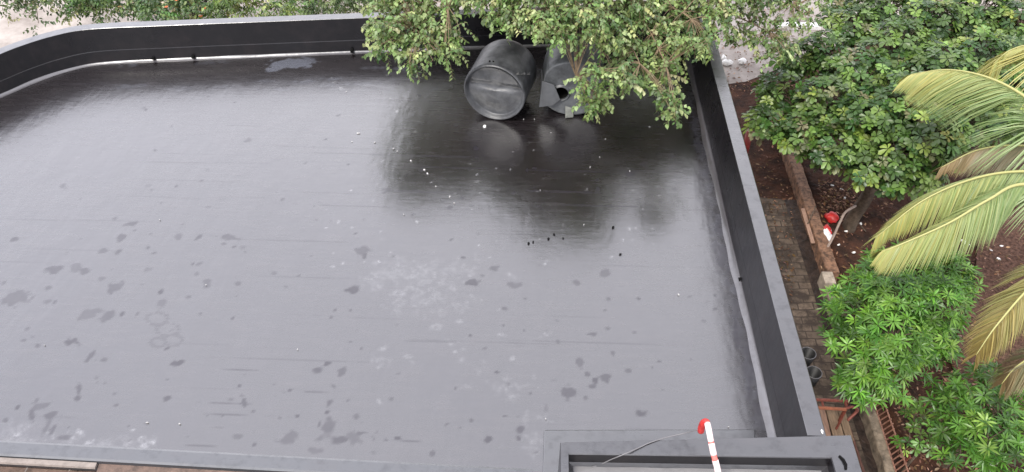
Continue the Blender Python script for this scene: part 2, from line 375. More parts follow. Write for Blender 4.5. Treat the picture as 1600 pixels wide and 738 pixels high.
    # white scuffs
    for s in [(610,430,22,14,.3),(670,425,45,10,.2),(700,422,24,9,.2),(660,455,30,12,.2),(715,475,18,9,.3),(640,470,18,10,.3),(620,440,12,8,0),
              (682,508,5,4,0),(710,537,9,3,-.4),(720,563,4,4,0),(752,576,4,6,0),(736,600,8,5,.3),(778,599,12,7,0),(820,603,9,4,0),(800,620,6,5,0),(596,560,8,6,0)]:
        blot(scuff, s[0], s[1], s[2], s[3], s[4], .17, 1.5, 1.9)
    for s in [(30,688,40,10,0),(110,700,55,8,0),(170,695,50,8,0),(35,668,14,8,0),(5,690,20,14,0),(200,700,25,6,0),(840,655,12,8,0),(830,690,12,16,0)]:
        blot(scuff, s[0], s[1], s[2], s[3], s[4], .16, 1.3, 1.6)
    for _ in range(32):
        blot(scuff, random.uniform(590,860), random.uniform(400,640), random.uniform(2,6), random.uniform(1,3), random.uniform(-1,1), .26, 1.1, 1.4)
    for _ in range(90):
        blot(scuff, random.uniform(500,1080), random.uniform(90,420), random.uniform(.8,2.6), random.uniform(.8,2), random.uniform(-1,1), .6, .5, .5)
    for _ in range(40):
        blot(scuff, random.uniform(0,240), random.uniform(672,712), random.uniform(1.5,4), random.uniform(1,3), random.uniform(-1,1), .4, .9, 1.2)
    # bright sky reflection painted as a pale blue patch by the far wall, faint film at the feet of the walls
    blot(dust_glint, 452, 100, 40, 7, .12, 1., .35, .5); blot(dust_glint, 425, 108, 12, 4, .3, .9, .4, .5); blot(dust_glint, 480, 96, 14, 5, 0, .8, .4, .5)
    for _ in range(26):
        x = random.uniform(100,1060); blot(dust_glint, x, random.uniform(96,140), random.uniform(6,30), random.uniform(1.5,4), .1, random.uniform(.15,.4), .9, 1)
    # brown-grey residue in long strips running from the far wall under the tree
    # silt along right wall
    for k in range(30):
        y = 130+k*18; x = 870+.214*(y+830)+random.uniform(-8,4)
        blot(dust_glint, x, y, random.uniform(4,10), random.uniform(8,16), -.2, random.uniform(.1,.35), .9, 1.2)
        blot(dull, x+2, y+6, random.uniform(3,9), random.uniform(8,18), -.2, random.uniform(.2,.6), .9, 1.3)
    # gentle unevenness of the slab, washboard near lap joints
    Z = .004*(vnoise(X,Y,1.7)-.5)+.002*(vnoise(X,Y,.6)-.5)
    idx = -np.ones(X.shape, np.int64); idx[keep] = np.arange(keep.sum())
    off = Vector((0, 9, GZ))
    V = np.stack([X[keep], Yc[keep], Z[keep]], -1) - np.array(off)
    a, b_, c, d_ = idx[:-1,:-1], idx[1:,:-1], idx[1:,1:], idx[:-1,1:]
    ok = (a >= 0)&(b_ >= 0)&(c >= 0)&(d_ >= 0)
    Fc = np.stack([a[ok], b_[ok], c[ok], d_[ok]], -1)
    me = bpy.data.meshes.new('roof_deck'); me.vertices.add(len(V)); me.vertices.foreach_set('co', V.astype(np.float32).ravel())
    me.loops.add(Fc.size); me.loops.foreach_set('vertex_index', Fc.astype(np.int32).ravel()); me.polygons.add(len(Fc))
    me.polygons.foreach_set('loop_start', np.arange(0, Fc.size, 4, dtype=np.int32)); me.update(calc_edges=True)
    me.polygons.foreach_set('use_smooth', np.ones(len(Fc), bool))
    at = me.attributes.new('wear_glint', 'FLOAT_COLOR', 'POINT')
    C4 = np.stack([dull[keep], scuff[keep], dust_glint[keep], np.ones(keep.sum())], -1)
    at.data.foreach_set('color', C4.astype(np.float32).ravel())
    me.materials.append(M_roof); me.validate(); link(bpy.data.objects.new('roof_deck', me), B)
roof()

# parapets (far one curves round the left end), with an upstand lap and a cove at the foot
def rag(line, step=.08, a=.012):
    out = []
    for i in range(len(line)-1):
        n = max(1, int((line[i+1]-line[i]).length/step))
        for k in range(n): out.append(line[i].lerp(line[i+1], k/n))
    out.append(line[-1]); return out
TH = .225
v, f = sweep(far_line, [(-.006,-.12),(-.006,.285),(-.002,.30),(.0,HF-.005),(.005,HF),(TH-.012,HF),(TH,HF-.012),(TH,-.35),(-.006,-.35)])
far_par = fixn(obj('parapet', v, f, M_coat, B))
Y0 = P(1200, 676, HR).y                     # where the raised box begins
rl = [Vector((XR, YC+TH+.03)), Vector((XR, Y0-.02))]
v, f = sweep([rl[0], rl[1]], [(-.003,-.12),(-.002,.36),(.0,.375),(.008,HR-.006),(.014,HR),(TH-.012,HR),(TH,HR-.012),(TH,-.35),(-.003,-.35)])
right_par = fixn(obj('parapet', v, f, M_coat, B))
def cove(line, name, W0):
    ln = rag(line); vs = []; fs = []; k = 5
    for i, p in enumerate(ln):
        a = ln[max(i-1,0)]; b = ln[min(i+1,len(ln)-1)]; t = (b-a).normalized(); nn = Vector((-t.y, t.x))
        wv = W0*(1 + .16*math.sin(i*.17) + .08*math.sin(i*.61)); hv = W0*.8*(1 + .18*math.sin(i*.13+1) + .1*math.sin(i*.47))
        for j in range(k):
            s = j/(k-1)
            vs.append((p.x - nn.x*wv*(1-s)**1.5, p.y - nn.y*wv*(1-s)**1.5, .003 + hv*s**1.4 + .0))
    for i in range(len(ln)-1):
        for j in range(k-1): fs.append((i*k+j,(i+1)*k+j,(i+1)*k+j+1,i*k+j+1))
    return obj(name, vs, fs, M_cove, B, True)
cove(far_line[:-1]+[far_end], 'cove', .07); cove([Vector((XR, YC-.1)), Vector((XR, Y0))], 'cove', .09)
# black drain holes in the cove
for px, py in [(163,87),(302,89),(550,80),(240,91)]:
    c = P(px, py, .07); mb = MB(); mb.tube([c+Vector((0,-.035,.0)), c+Vector((0,.05,.02))], .035, 10); mb.build('drain_hole', M_dark, B)
c = P(1157, 437, .05); mb = MB(); mb.tube([c+Vector((-.03,0,0)), c+Vector((.06,0,.02))], .03, 10); mb.build('drain_hole', M_dark, B)
# outer walls under the parapets
v, f = sweep(far_line, [(TH-.03,-.352),(TH-.03,GZ-.1),(0,GZ-.1),(0,-.352)]); obj('wall', v, f, M_wall, B)
mb = MB(); mb.box((XR+.02, -1, GZ-.1), (XO-.03, YC+TH, -.352)); mb.build('wall', M_wall, B)
# near edge: low rounded kerb, cream drip edge, brown ledge below
nl = [Vector((near_at(-14)*0-14, near_at(-14))), Vector((P(869,745).x-.3, near_at(P(869,745).x-.3)))]
v, f = sweep([nl[0], nl[1]], [(.22,.002),(.19,.012),(.03,.016),(.0,.008),(-.012,-.03),(-.012,-.2),(.0,-.25),(.22,-.25)])
fixn(obj('edge_kerb', v, f, coating('edge coat', .3, base=(.03,.032,.036)), B))
tb = Vector((P(150,725).x, near_at(P(150,725).x)))
v, f = sweep([nl[0], tb], [(-.013,-.004),(-.075,-.012),(-.085,-.04),(-.013,-.05)]); tag(obj('drip_edge', v, f, M_trim, B), 'dusty cream drip edge')
v, f = sweep([tb+nd*.02, nl[1]], [(-.013,-.03),(-.11,-.06),(-.12,-.1),(-.013,-.1)]); tag(obj('drip_edge', v, f, M_brown, B), 'brown stained drip edge')
v, f = sweep([nl[0], nl[1]], [(-.0,-.26),(-.7,-.34),(-.7,-.5),(-.0,-.5)]); obj('ledge', v, f, M_brown, B)
v, f = sweep([nl[0], nl[1]], [(.02,-.5),(.02,GZ-.1),(.2,GZ-.1),(.2,-.5)]); obj('wall', v, f, M_wall, B)
for k, px in enumerate([42, 110, 212, 300]):
    q = P(px, 728, -.28); mb = MB(); mb.tube([q+Vector((0,-.25,-.02)), q+Vector((.05,.06,.03))], .014, 6); mb.build('bracket', M_trim, B)

# raised box with a recessed glossy slab at the near right
RZ = HR+.004
bl, br = P(875.5, 691, RZ).to_2d(), P(1330, 679.5, RZ).to_2d()
il, ir = P(889, 709.5, RZ).to_2d(), P(1299, 716, RZ).to_2d()
yb = 3.2
ol = Vector((bl.x, yb)); orr = Vector((br.x, yb)); iL = Vector((il.x, yb+.2)); iR = Vector((ir.x, yb+.2))
out = [bl, ol, orr, br]; inn = [il, iL, iR, ir]
vs = []; fs = []
for ring, z in ((out, 0-.0), (out, RZ-.012), ([p + (q-p).normalized()*.012 for p, q in zip(out, inn)], RZ), ([q + (p-q).normalized()*.012 for p, q in zip(out, inn)], RZ), (inn, RZ-.014), (inn, RZ-.17)):
    for p in ring: vs.append((p.x, p.y, z))
cen = (il+iL+iR+ir)/4
for p, o_ in zip(inn, out): q = p + (cen-p).normalized()*.10; vs.append((q.x, q.y, RZ-.235))
for k in range(6):
    for i in range(4):
        j = (i+1)%4; fs.append((k*4+i, k*4+j, (k+1)*4+j, (k+1)*4+i))
box_o = fixn(obj('raised_box', vs, fs, M_coat, B)); tag(box_o, 'raised black box with a wide rim round a sunken slab')
sub_d = 1
nx, ny = 60, 40; vs = []; fs = []
for i in range(nx+1):
    for j in range(ny+1):
        a = il.lerp(ir, i/nx); b = iL.lerp(iR, i/nx); p = a.lerp(b, j/ny)
        vs.append((p.x, p.y, RZ-.215+.003*math.sin(i*.5)*math.sin(j*.7)))
fs = [(i*(ny+1)+j,i*(ny+1)+j+1,(i+1)*(ny+1)+j+1,(i+1)*(ny+1)+j) for i in range(nx) for j in range(ny)]
obj('sunken_slab', vs, fs, mat('pale dusty slab', (.17,.165,.165), .4, spec=1., var=.12, vscale=3, bump=.004, bscale=14), box_o, True)
mb = MB(); e = P(1318, 722, RZ); mb.tube([e+Vector((-.03,.07,.003)), e+Vector((0,.02,.014)), e+Vector((.012,-.04,.014)), e+Vector((.0,-.09,.003))], .016, 7); mb.build('bracket', M_dark, box_o)
# mortar skirt at the foot of the box on the deck (seen left of the rim)
a, b, c2, d2 = P(850, 673).to_2d(), P(1180, 672).to_2d(), P(1180,760).to_2d(), P(846,800).to_2d()
mb = MB(); mb.prism([(d2.x,d2.y),(c2.x,c2.y),(b.x,b.y),(a.x,a.y)], -.02, .022)
bevel(mb.build('mortar_skirt', coating('skirt coat', .3, base=(.035,.036,.038)), B), .015)
mb = MB(); mb.box((XR, 3.3, GZ-.1), (br.x-.03, bl.y-.1, -.002)); mb.build('wall', M_wall, B)

# ------------------------------------------------------------------ foliage machinery
def leaf_mesh(name, Pn, D, U, Ln, Wd, C, m, parent, droop=.25, fold=.25, shape='ovate'):
    """many leaves as one mesh: Pn base, D direction, U upper side, Ln length, Wd width, C colour"""
    n = len(Pn); D = D/np.linalg.norm(D,axis=1,keepdims=True)
    S = np.cross(D, U); S /= np.maximum(1e-6, np.linalg.norm(S,axis=1,keepdims=True)); U = np.cross(S, D)
    wa, wb = {'ovate':(1.,.72), 'obovate':(.62,1.), 'lance':(.9,.85), 'strip':(1.,.8)}[shape]
    ta, tb_ = {'ovate':(.32,.66), 'obovate':(.4,.8), 'lance':(.3,.7), 'strip':(.25,.65)}[shape]
    L1 = Ln[:,None]; W1 = Wd[:,None]/2
    dr = np.asarray(droop).reshape(-1,1) if np.ndim(droop) else droop
    def pt(t, s, up): return Pn + D*L1*t + S*W1*s + U*(W1*up) + np.array([0,0,-1.])*(dr*L1*t*t)
    vs = [pt(0,0,0), pt(ta,-wa,fold), pt(ta,0,0), pt(ta,wa,fold), pt(tb_,-wb,fold), pt(tb_,0,0), pt(tb_,wb,fold), pt(1,0,0)]
    V = np.stack(vs, 1).reshape(-1,3) - np.array(wloc(parent))
    tri = np.array([[0,1,2],[0,2,3],[1,4,5],[1,5,2],[2,5,6],[2,6,3],[4,7,5],[5,7,6]])
    Fc = (tri[None] + (np.arange(n)*8)[:,None,None]).reshape(-1,3)
    me = bpy.data.meshes.new(name); me.vertices.add(len(V)); me.vertices.foreach_set('co', V.astype(np.float32).ravel())
    me.loops.add(Fc.size); me.loops.foreach_set('vertex_index', Fc.astype(np.int32).ravel()); me.polygons.add(len(Fc))
    me.polygons.foreach_set('loop_start', np.arange(0, Fc.size, 3, dtype=np.int32)); me.update(calc_edges=True)
    at = me.attributes.new('tint', 'FLOAT_COLOR', 'POINT')
    C4 = np.concatenate([np.repeat(C,8,axis=0), np.ones((n*8,1))],1); at.data.foreach_set('color', C4.astype(np.float32).ravel())
    me.materials.append(m); me.validate()
    return link(bpy.data.objects.new(name, me), parent)
def unit(a): return a/np.maximum(1e-9, np.linalg.norm(a,axis=-1,keepdims=True))
def palette(n, cols, wts, jit=.18):
    k = rng.choice(len(cols), n, p=np.array(wts)/sum(wts)); c = np.array(cols)[k]
    return np.clip(c*(1+rng.normal(0,jit,(n,1)))*(1+rng.normal(0,.06,(n,3))), .004, .8)

def sprays(blobs, per, tw_len, nleaf, leaf, cols, wts, down=.8, upper=True):
    """drooping twigs with alternate leaves, filling a list of (centre, radius)"""
    PP=[];DD=[];UU=[];LL=[];WW=[];CC=[]; twigs=[]
    for c, r, dens in blobs:
        c = np.array(c); m = max(3, int(per*dens*r*r))
        for _ in range(m):
            o = unit(rng.normal(0,1,3)); o[2] = abs(o[2])*.9-.15 if upper and rng.random()<.75 else o[2]
            p = c + o*r*rng.uniform(.35,1.0)
            dr = unit(np.array([o[0],o[1],-.15+.3*rng.normal()])+rng.normal(0,.35,3))
            ln = tw_len*rng.uniform(.6,1.3); pts=[p.copy()]
            base_col = palette(1, cols, wts)[0]
            nl_ = int(nleaf*rng.uniform(.7,1.2)); sgn = 1
            for k in range(nl_):
                dr = unit(dr+np.array([0,0,-down/nl_])+rng.normal(0,.05,3)); p = p + dr*ln/nl_; pts.append(p.copy())
                side = unit(np.cross(dr, [0,0,1.])+1e-6)*sgn; sgn = -sgn
                PP.append(p.copy()); DD.append(unit(dr*.5+side*.9+np.array([0,0,-.35])+rng.normal(0,.25,3)))
                UU.append(unit(np.array([0,0,1.])+dr*-.3+rng.normal(0,.35,3)))
                L_ = leaf*rng.uniform(.7,1.2); LL.append(L_); WW.append(L_*rng.uniform(.55,.75)); CC.append(base_col*(1+rng.normal(0,.14)))
            twigs.append(pts)
    return [np.array(a) for a in (PP,DD,UU,LL,WW)] + [np.clip(np.array(CC),.004,.8)], twigs

def rosettes(blobs, per, nleaf, leaf, wr, cols, wts, elev=(.15,.6), up=.7, inner=.35):
    PP=[];DD=[];UU=[];LL=[];WW=[];CC=[]; tips=[]
    for c, r, dens in blobs:
        c = np.array(c); m = max(4, int(per*dens*r*r)); done=[]
        for q in range(m):
            deep = rng.random() < inner
            for _t in range(12):
                o = unit(rng.normal(0,1,3)); o[2] = abs(o[2]) if not deep else o[2]*.6
                o = unit(o)
                if deep or all(np.dot(o,e)<1-.5*(leaf/r)**2*1.3 for e in done): break
            if not deep: done.append(o)
            rr = r*(rng.uniform(.4,.85) if deep else rng.uniform(.9,1.08)); p = c+o*rr; tips.append(p)
            ax = unit(o*(1-up)+np.array([0,0,up])+rng.normal(0,.22,3)); a1 = unit(np.cross(ax,[.3,.9,.1])); a2 = np.cross(ax,a1)
            base_col = palette(1, cols, wts)[0]
            n_ = int(nleaf*rng.uniform(.8,1.2)); ph = rng.uniform(0,6.28)
            for k in range(n_):
                a = ph+k*2.4; e = rng.uniform(*elev)*(1.3-.9*(k/n_))
                dr = (a1*math.cos(a)+a2*math.sin(a))*math.cos(e)+ax*math.sin(e)
                L_ = leaf*rng.uniform(.7,1.1); PP.append(p+dr*.01-ax*.02*k/n_); DD.append(dr); UU.append(ax+rng.normal(0,.2,3)); LL.append(L_); WW.append(L_*wr*rng.uniform(.85,1.15)); CC.append(base_col*(1+rng.normal(0,.12)))
    return [np.array(a) for a in (PP,DD,UU,LL,WW)] + [np.clip(np.array(CC),.004,.8)], tips

def limb(mb, a, b, r0, r1, sag=0, wob=.12, n=9):
    a, b = Vector(a), Vector(b); ln = (b-a).length; o1 = Vector(rng.normal(0,1,3)); pts=[]; rad=[]
    for i in range(n+1):
        t = i/n; p = a.lerp(b,t) + Vector((0,0,sag*4*t*(1-t))) + o1*wob*ln*.3*math.sin(math.pi*t)*math.sin(2.2*math.pi*t+1)*.5
        pts.append(p); rad.append(r0+(r1-r0)*t)
    mb.tube(pts, rad, 7); return pts

# ------------------------------------------------------------------ overhanging tree (small round leaves)
def overhang_tree():
    base = Vector((P(905, 60).x+.3, YC+2.0, GZ))
    T = empty('shade_tree', base, 'tall pale olive tree with small rounded leaves drooping over the far parapet and the tanks', 'tree')
    low = [(600,95),(625,92),(650,100),(690,108),(712,95),(722,20),(745,15),(775,35),(800,55),(830,52),(855,66),(872,74),(888,84),(905,112),(918,135),(930,150),(940,150),(960,130),(985,120),(1000,140),(1020,145),(1040,140),(1060,110),(1085,70),(1105,70),(1130,60),(1170,80),(1210,110),(1235,95),(1262,50),(1280,20)]
    lx = [a for a,_ in low]; ly = [b for _,b in low]
    blobs = []
    for x in range(612, 1285, 26):
        yl = np.interp(x, lx, ly)
        y = yl-22
        while y > -330:
            z = 1.42+(185-y)*.0048 + random.uniform(-.12,.12) + np.interp(x, [600,740,800,850,940,985,1100], [-.4,-.25,0,.12,.12,-.5,-.65])
            if x > 1105: z = 1.0+(140-y)*.006
            if x > 1150: z = .3+(140-y)*.006
            r = .26 + .05*random.random() + (.12 if y < 0 else 0); dens = 1.0
            if x > 1115: dens = .7
            if x > 1190: dens = .5
            if x < 745 and y < 60 and x > 700: dens = .25
            if y < 10: dens = .7
            if random.random() < .93: blobs.append((P(x+random.uniform(-12,12), y, z), r, dens))
            y -= 30 if y > 0 else 55
    # hanging tips reaching out
    for x, y, z in [(1054,172,1.35),(1050,158,1.4),(1038,150,1.4),(925,168,1.4),(934,162,1.4),(925,140,1.45),(1080,68,1.9),(640,98,1.6),(602,78,1.75),(1100,72,1.9),(985,138,1.45),(935,160,1.4),(605,45,2.0)]:
        blobs.append((P(x,y-4,z), .12, 2.6))
    back = [(P(x, -300, 3.4+random.uniform(-.4,.6))+Vector((0,random.uniform(-.5,2.5),0)), .75, .8) for x in range(620,1200,45)]
    back += [(P(x, -140, 2.9)+Vector((0,.6,.3)), .55, .8) for x in range(600,1200,40)]
    cols = [(.16,.23,.075),(.115,.18,.05),(.23,.30,.11),(.07,.12,.035),(.36,.39,.18)]; wts = [3,3,2,2,.8]
    A, tw = sprays(blobs+back, 330, .26, 10, .076, cols, wts, down=.95)
    A[4] = A[4]*1.3
    leaf_mesh('crown', *A, M_ficus, T, droop=.2, fold=.15)
    mb = MB(); top = base+Vector((0,-.3,5.2))
    limb(mb, base-Vector((0,0,.1)), top, .22, .13, wob=.1)
    mb.build('trunk', M_bark, T, True)
    mb = MB(); nodes = []
    for x, y, z in [(650,50,1.75),(700,10,2.2),(790,40,1.9),(840,60,1.8),(900,120,1.55),(940,80,1.7),(1000,100,1.6),(1040,100,1.55),(1080,30,1.95),(1140,40,1.6),(1200,50,.9),(1240,10,1.2),(740,-30,2.4)]:
        s = base+Vector((random.uniform(-.1,.1),-.2,random.uniform(3.2,5)))
        e = P(x,y,z-.12); nodes += limb(mb, s, e, .05, .009, sag=.35, wob=.15, n=12)
    mb.build('branch', M_twig, T, True)
    mb = MB()
    nd_ = np.array([list(p) for p in nodes])
    for i, t in enumerate(tw):
        mb.tube(t[::3]+[t[-1]], .0035, 3, False)
        if i % 3 == 0:
            k = np.argmin(np.linalg.norm(nd_-t[0],axis=1)); q = nd_[k]; mb.tube([q, (q+t[0])/2+np.array([0,0,.04]), t[0]], [.008,.006,.004], 4, False)
    mb.build('twig', M_twig, T)
overhang_tree()

# ------------------------------------------------------------------ trees beyond the far parapet, left
def far_tree(name, label, centres, base, cols, wts, per=46, flowers=0, dens=1.):
    T = empty(name, base, label, 'tree', 'trees beyond the far parapet')
    blobs = [(P(x,y,z)+Vector((random.uniform(-.15,.15),random.uniform(-.2,.2),0)), r, dens) for x,y,z,r in centres]
    A, tw = sprays(blobs, per, .4, 9, .10, cols, wts, down=.5)
    leaf_mesh('crown', *A, M_ficus, T, droop=.2)
    mb = MB(); top = Vector(base)+Vector((.1,.1,1.6)); limb(mb, Vector(base)-Vector((0,0,.1)), top, .11, .08)
    mb.build('trunk', M_bark, T, True)
    mb = MB()
    for b in random.sample(blobs, min(len(blobs), 16)): limb(mb, top-Vector((0,0,random.uniform(0,.6))), b[0], .035, .008, sag=.1, wob=.2)
    mb.build('branch', M_bark, T, True)
    if flowers:
        n = flowers; idx = rng.choice(len(blobs), n); Pf = np.array([np.array(blobs[i][0])+unit(rng.normal(0,1,3)*np.array([1,1,.5]))*blobs[i][1]*1.02+np.array([0,-.05,.12]) for i in idx])
        D = unit(rng.normal(0,1,(n,3))); U = np.tile([0,0,1.],(n,1))
        pc = palette(n, [(.6,.16,.05),(.7,.5,.28),(.62,.55,.4)], [2,2,2])
        for i in range(n): leaf_mesh('flower', np.repeat(Pf[i:i+1],5,0), unit(np.array([[math.cos(a),math.sin(a),.5] for a in np.arange(5)*1.2566])), np.tile([0,0,1.],(5,1)), np.full(5,.06), np.full(5,.05), np.repeat(pc[i:i+1],5,0), M_ficus, T)
def cl(x0,x1,y0,y1,z,r,n,jz=.4): return [(random.uniform(x0,x1), random.uniform(y0,y1), z+random.uniform(-jz,jz), r*random.uniform(.8,1.2)) for _ in range(n)]
olive = [(.07,.11,.035),(.11,.15,.05),(.045,.08,.025),(.22,.22,.11)]
far_tree('roadside_tree', 'thin olive leaved tree whose twigs hang over the bright concrete at far left', cl(-60,110,-40,2,-1.2,.3,30)+[(20,22,-1.3,.16),(38,18,-1.3,.13),(62,38,-1.3,.1),(5,14,-1.4,.22),(100,16,-1.3,.2),(40,26,-1.3,.1)], P(20,-150,GZ), olive, [3,2,3,1], 130, 0, .8)
far_tree('flowering_tree', 'bushy green tree dotted with orange and cream blossoms behind the curved parapet', cl(110,300,-60,26,-1.4,.36,62), P(215,-60,GZ), [(.06,.12,.03),(.10,.16,.045),(.035,.07,.02),(.25,.25,.12)], [3,3,2,1], 150, 80, 1.1)
far_tree('roadside_tree', 'leafy yellow green tree beside a dark leaning trunk beyond the far parapet', cl(330,470,-60,20,-1.4,.36,48), P(300,30,GZ), [(.09,.15,.035),(.16,.22,.05),(.045,.08,.02),(.25,.28,.1)], [3,3,2,1], 150, 0, 1.1)
far_tree('roadside_tree', 'twiggy olive tree left of the overhanging tree beyond the far parapet', cl(470,640,-60,14,-1.4,.36,50), P(560,-40,GZ), olive, [3,3,2,1], 140, 0, 1.)
# dark trunk seen between them
tr = empty('bare_tree', P(302,70,GZ), 'dark slender leaning trunk standing between two leafy trees behind the far parapet', 'tree')
mb = MB(); mb.tube([P(318,120,GZ), P(310,34,-1.8), P(297,2,-1.2), P(285,-40,-.6)], [.11,.10,.085,.06], 9); mb.tube([P(310,34,-1.8), P(322,0,-1.2), P(330,-40,-.6)], [.05,.045,.03], 7)
mb.build('trunk', mat('dark wet bark', (.03,.025,.022), .8, var=.4, vscale=10), tr, True)

# ------------------------------------------------------------------ broad-leaved dark tree on the right
def broad_tree(name, label, cat, blobs_px, base, per, nleaf, leaf, wr, cols, wts, m, shape, tr_r=.12, up=.6, inner=.35, elev=(.1,.55), droop=.25, group=None):
    T = empty(name, base, label, cat, group)
    blobs = [(P(x,y,z), r, 1.) for x,y,z,r in blobs_px]
    A, tips = rosettes(blobs, per, nleaf, leaf, wr, cols, wts, up=up, inner=inner, elev=elev)
    leaf_mesh('crown', *A, m, T, droop=droop, shape=shape, fold=.18)
    zt = min(b[0].z for b in blobs)-.2; top = Vector((base.x+.1, base.y, max(GZ+.4, zt-.2)))
    mb = MB(); limb(mb, Vector(base)-Vector((0,0,.1)), top, tr_r, tr_r*.75); mb.build('trunk', M_bark, T, True)
    mb = MB(); 
    for b in blobs: limb(mb, top-Vector((0,0,random.uniform(0,.25))), b[0], tr_r*.4, .015, sag=.05, wob=.2)
    for i, t in enumerate(tips):
        if i % 2 == 0:
            c = min(blobs, key=lambda b: (b[0]-Vector(t)).length)[0]; mb.tube([c, (c+Vector(t))/2+Vector((0,0,.04)), t], [.014,.01,.006], 4, False)
    mb.build('branch', M_bark, T, True)
    return T, blobs
dk = [(.03,.07,.014),(.065,.12,.024),(.115,.185,.04),(.20,.26,.05),(.17,.17,.08)]
bl_c = [(1195,195,-1.0,.42),(1215,150,-.9,.5),(1240,100,-.8,.45),(1250,215,-1.0,.5),(1290,170,-.7,.65),(1285,90,-.6,.55),(1300,235,-1.0,.5),(1345,130,-.5,.7),(1345,200,-.7,.65),(1350,265,-1.2,.45),
        (1335,50,-.6,.6),(1400,90,-.3,.75),(1400,175,-.5,.75),(1400,250,-1.,.55),(1395,285,-1.4,.35),(1450,50,-.2,.7),(1460,130,-.3,.75),(1450,215,-.6,.65),(1440,275,-1.2,.4),(1375,20,-.4,.6),
        (1520,40,-.2,.8),(1530,110,-.3,.8),(1510,190,-.5,.7),(1590,60,-.2,.8),(1600,130,-.4,.8),(1570,190,-.7,.6),(1440,0,-.3,.6),(1500,-30,-.1,.8),(1590,-30,0,.8),(1400,-50,-.3,.7),(1320,10,-.8,.35),(1660,0,0,.9),(1480,250,-1.1,.4),(1300,28,-.8,.3)]
broad_tree('broadleaf_tree', 'big dark green tree with broad glossy leaves and lime new growth beside the paved path', 'tree', bl_c, Vector((P(1400,220,-1).x, P(1400,200,-1).y, GZ)), 300, 9, .165, .52, dk, [4,5,3,.8,.6], M_dense, 'obovate', .17, up=.55, inner=.45)

mg = [(.075,.18,.022),(.115,.245,.032),(.045,.12,.015),(.17,.30,.05)]
bl_m = [(1375,440,-1.5,.42),(1430,425,-1.4,.45),(1480,430,-1.5,.38),(1400,480,-1.2,.5),(1455,480,-1.2,.5),(1340,500,-1.6,.42),(1350,455,-1.6,.36),(1395,530,-1.3,.5),(1450,530,-1.5,.4),(1330,545,-1.8,.36),(1370,570,-1.7,.42),(1345,590,-2.0,.34),
        (1310,475,-1.9,.28),(1495,465,-1.7,.28),(1425,560,-1.7,.33),(1390,605,-2.0,.26),(1310,520,-2.0,.26),(1375,410,-1.6,.26),(1470,555,-1.9,.22),(1330,605,-2.2,.22),(1355,620,-2.2,.2),(1420,405,-1.5,.3),(1475,412,-1.5,.3),(1510,440,-1.7,.22)]
broad_tree('mango_tree', 'rounded bright green mango tree with starry leaf clusters next to the dark parapet side', 'tree', bl_m, Vector((P(1405,470,-1.6).x, P(1405,470,-1.6).y, GZ)), 280, 12, .185, .2, mg, [3,3,2,1], M_mango, 'lance', .08, up=.6, inner=.22, elev=(.1,.8), droop=.3)
bl_n = [(1480,620,-2.2,.36),(1530,615,-2.1,.38),(1560,650,-2.1,.4),(1500,665,-2.2,.36),(1540,690,-2.1,.42),(1590,690,-2.1,.4),(1470,655,-2.4,.22),(1575,725,-2.2,.4),(1500,715,-2.3,.3),(1610,640,-2.2,.3),(1540,590,-2.3,.25)]
broad_tree('mango_tree', 'smaller mango sapling in the lower right corner below the yellowing palm frond', 'tree', bl_n, Vector((P(1530,650,-2.3).x, P(1530,650,-2.3).y, GZ)), 170, 12, .195, .2, mg, [3,2,3,1], M_mango, 'lance', .06, up=.65, inner=.3, elev=(.1,.7), droop=.25)
bl_s = [(1425,650,-2.7,.2),(1450,680,-2.6,.24),(1420,690,-2.8,.2),(1470,700,-2.6,.22),(1440,640,-2.7,.15)]
broad_tree('garden_shrub', 'low shrub with paler roundish leaves beside the leaning iron fence', 'shrub', bl_s, Vector((P(1445,680,-2.8).x, P(1445,680,-2.8).y, GZ)), 230, 9, .12, .42, [(.10,.2,.035),(.2,.28,.06),(.07,.14,.03)], [3,2,2], M_mango, 'obovate', .03, up=.7, inner=.3)

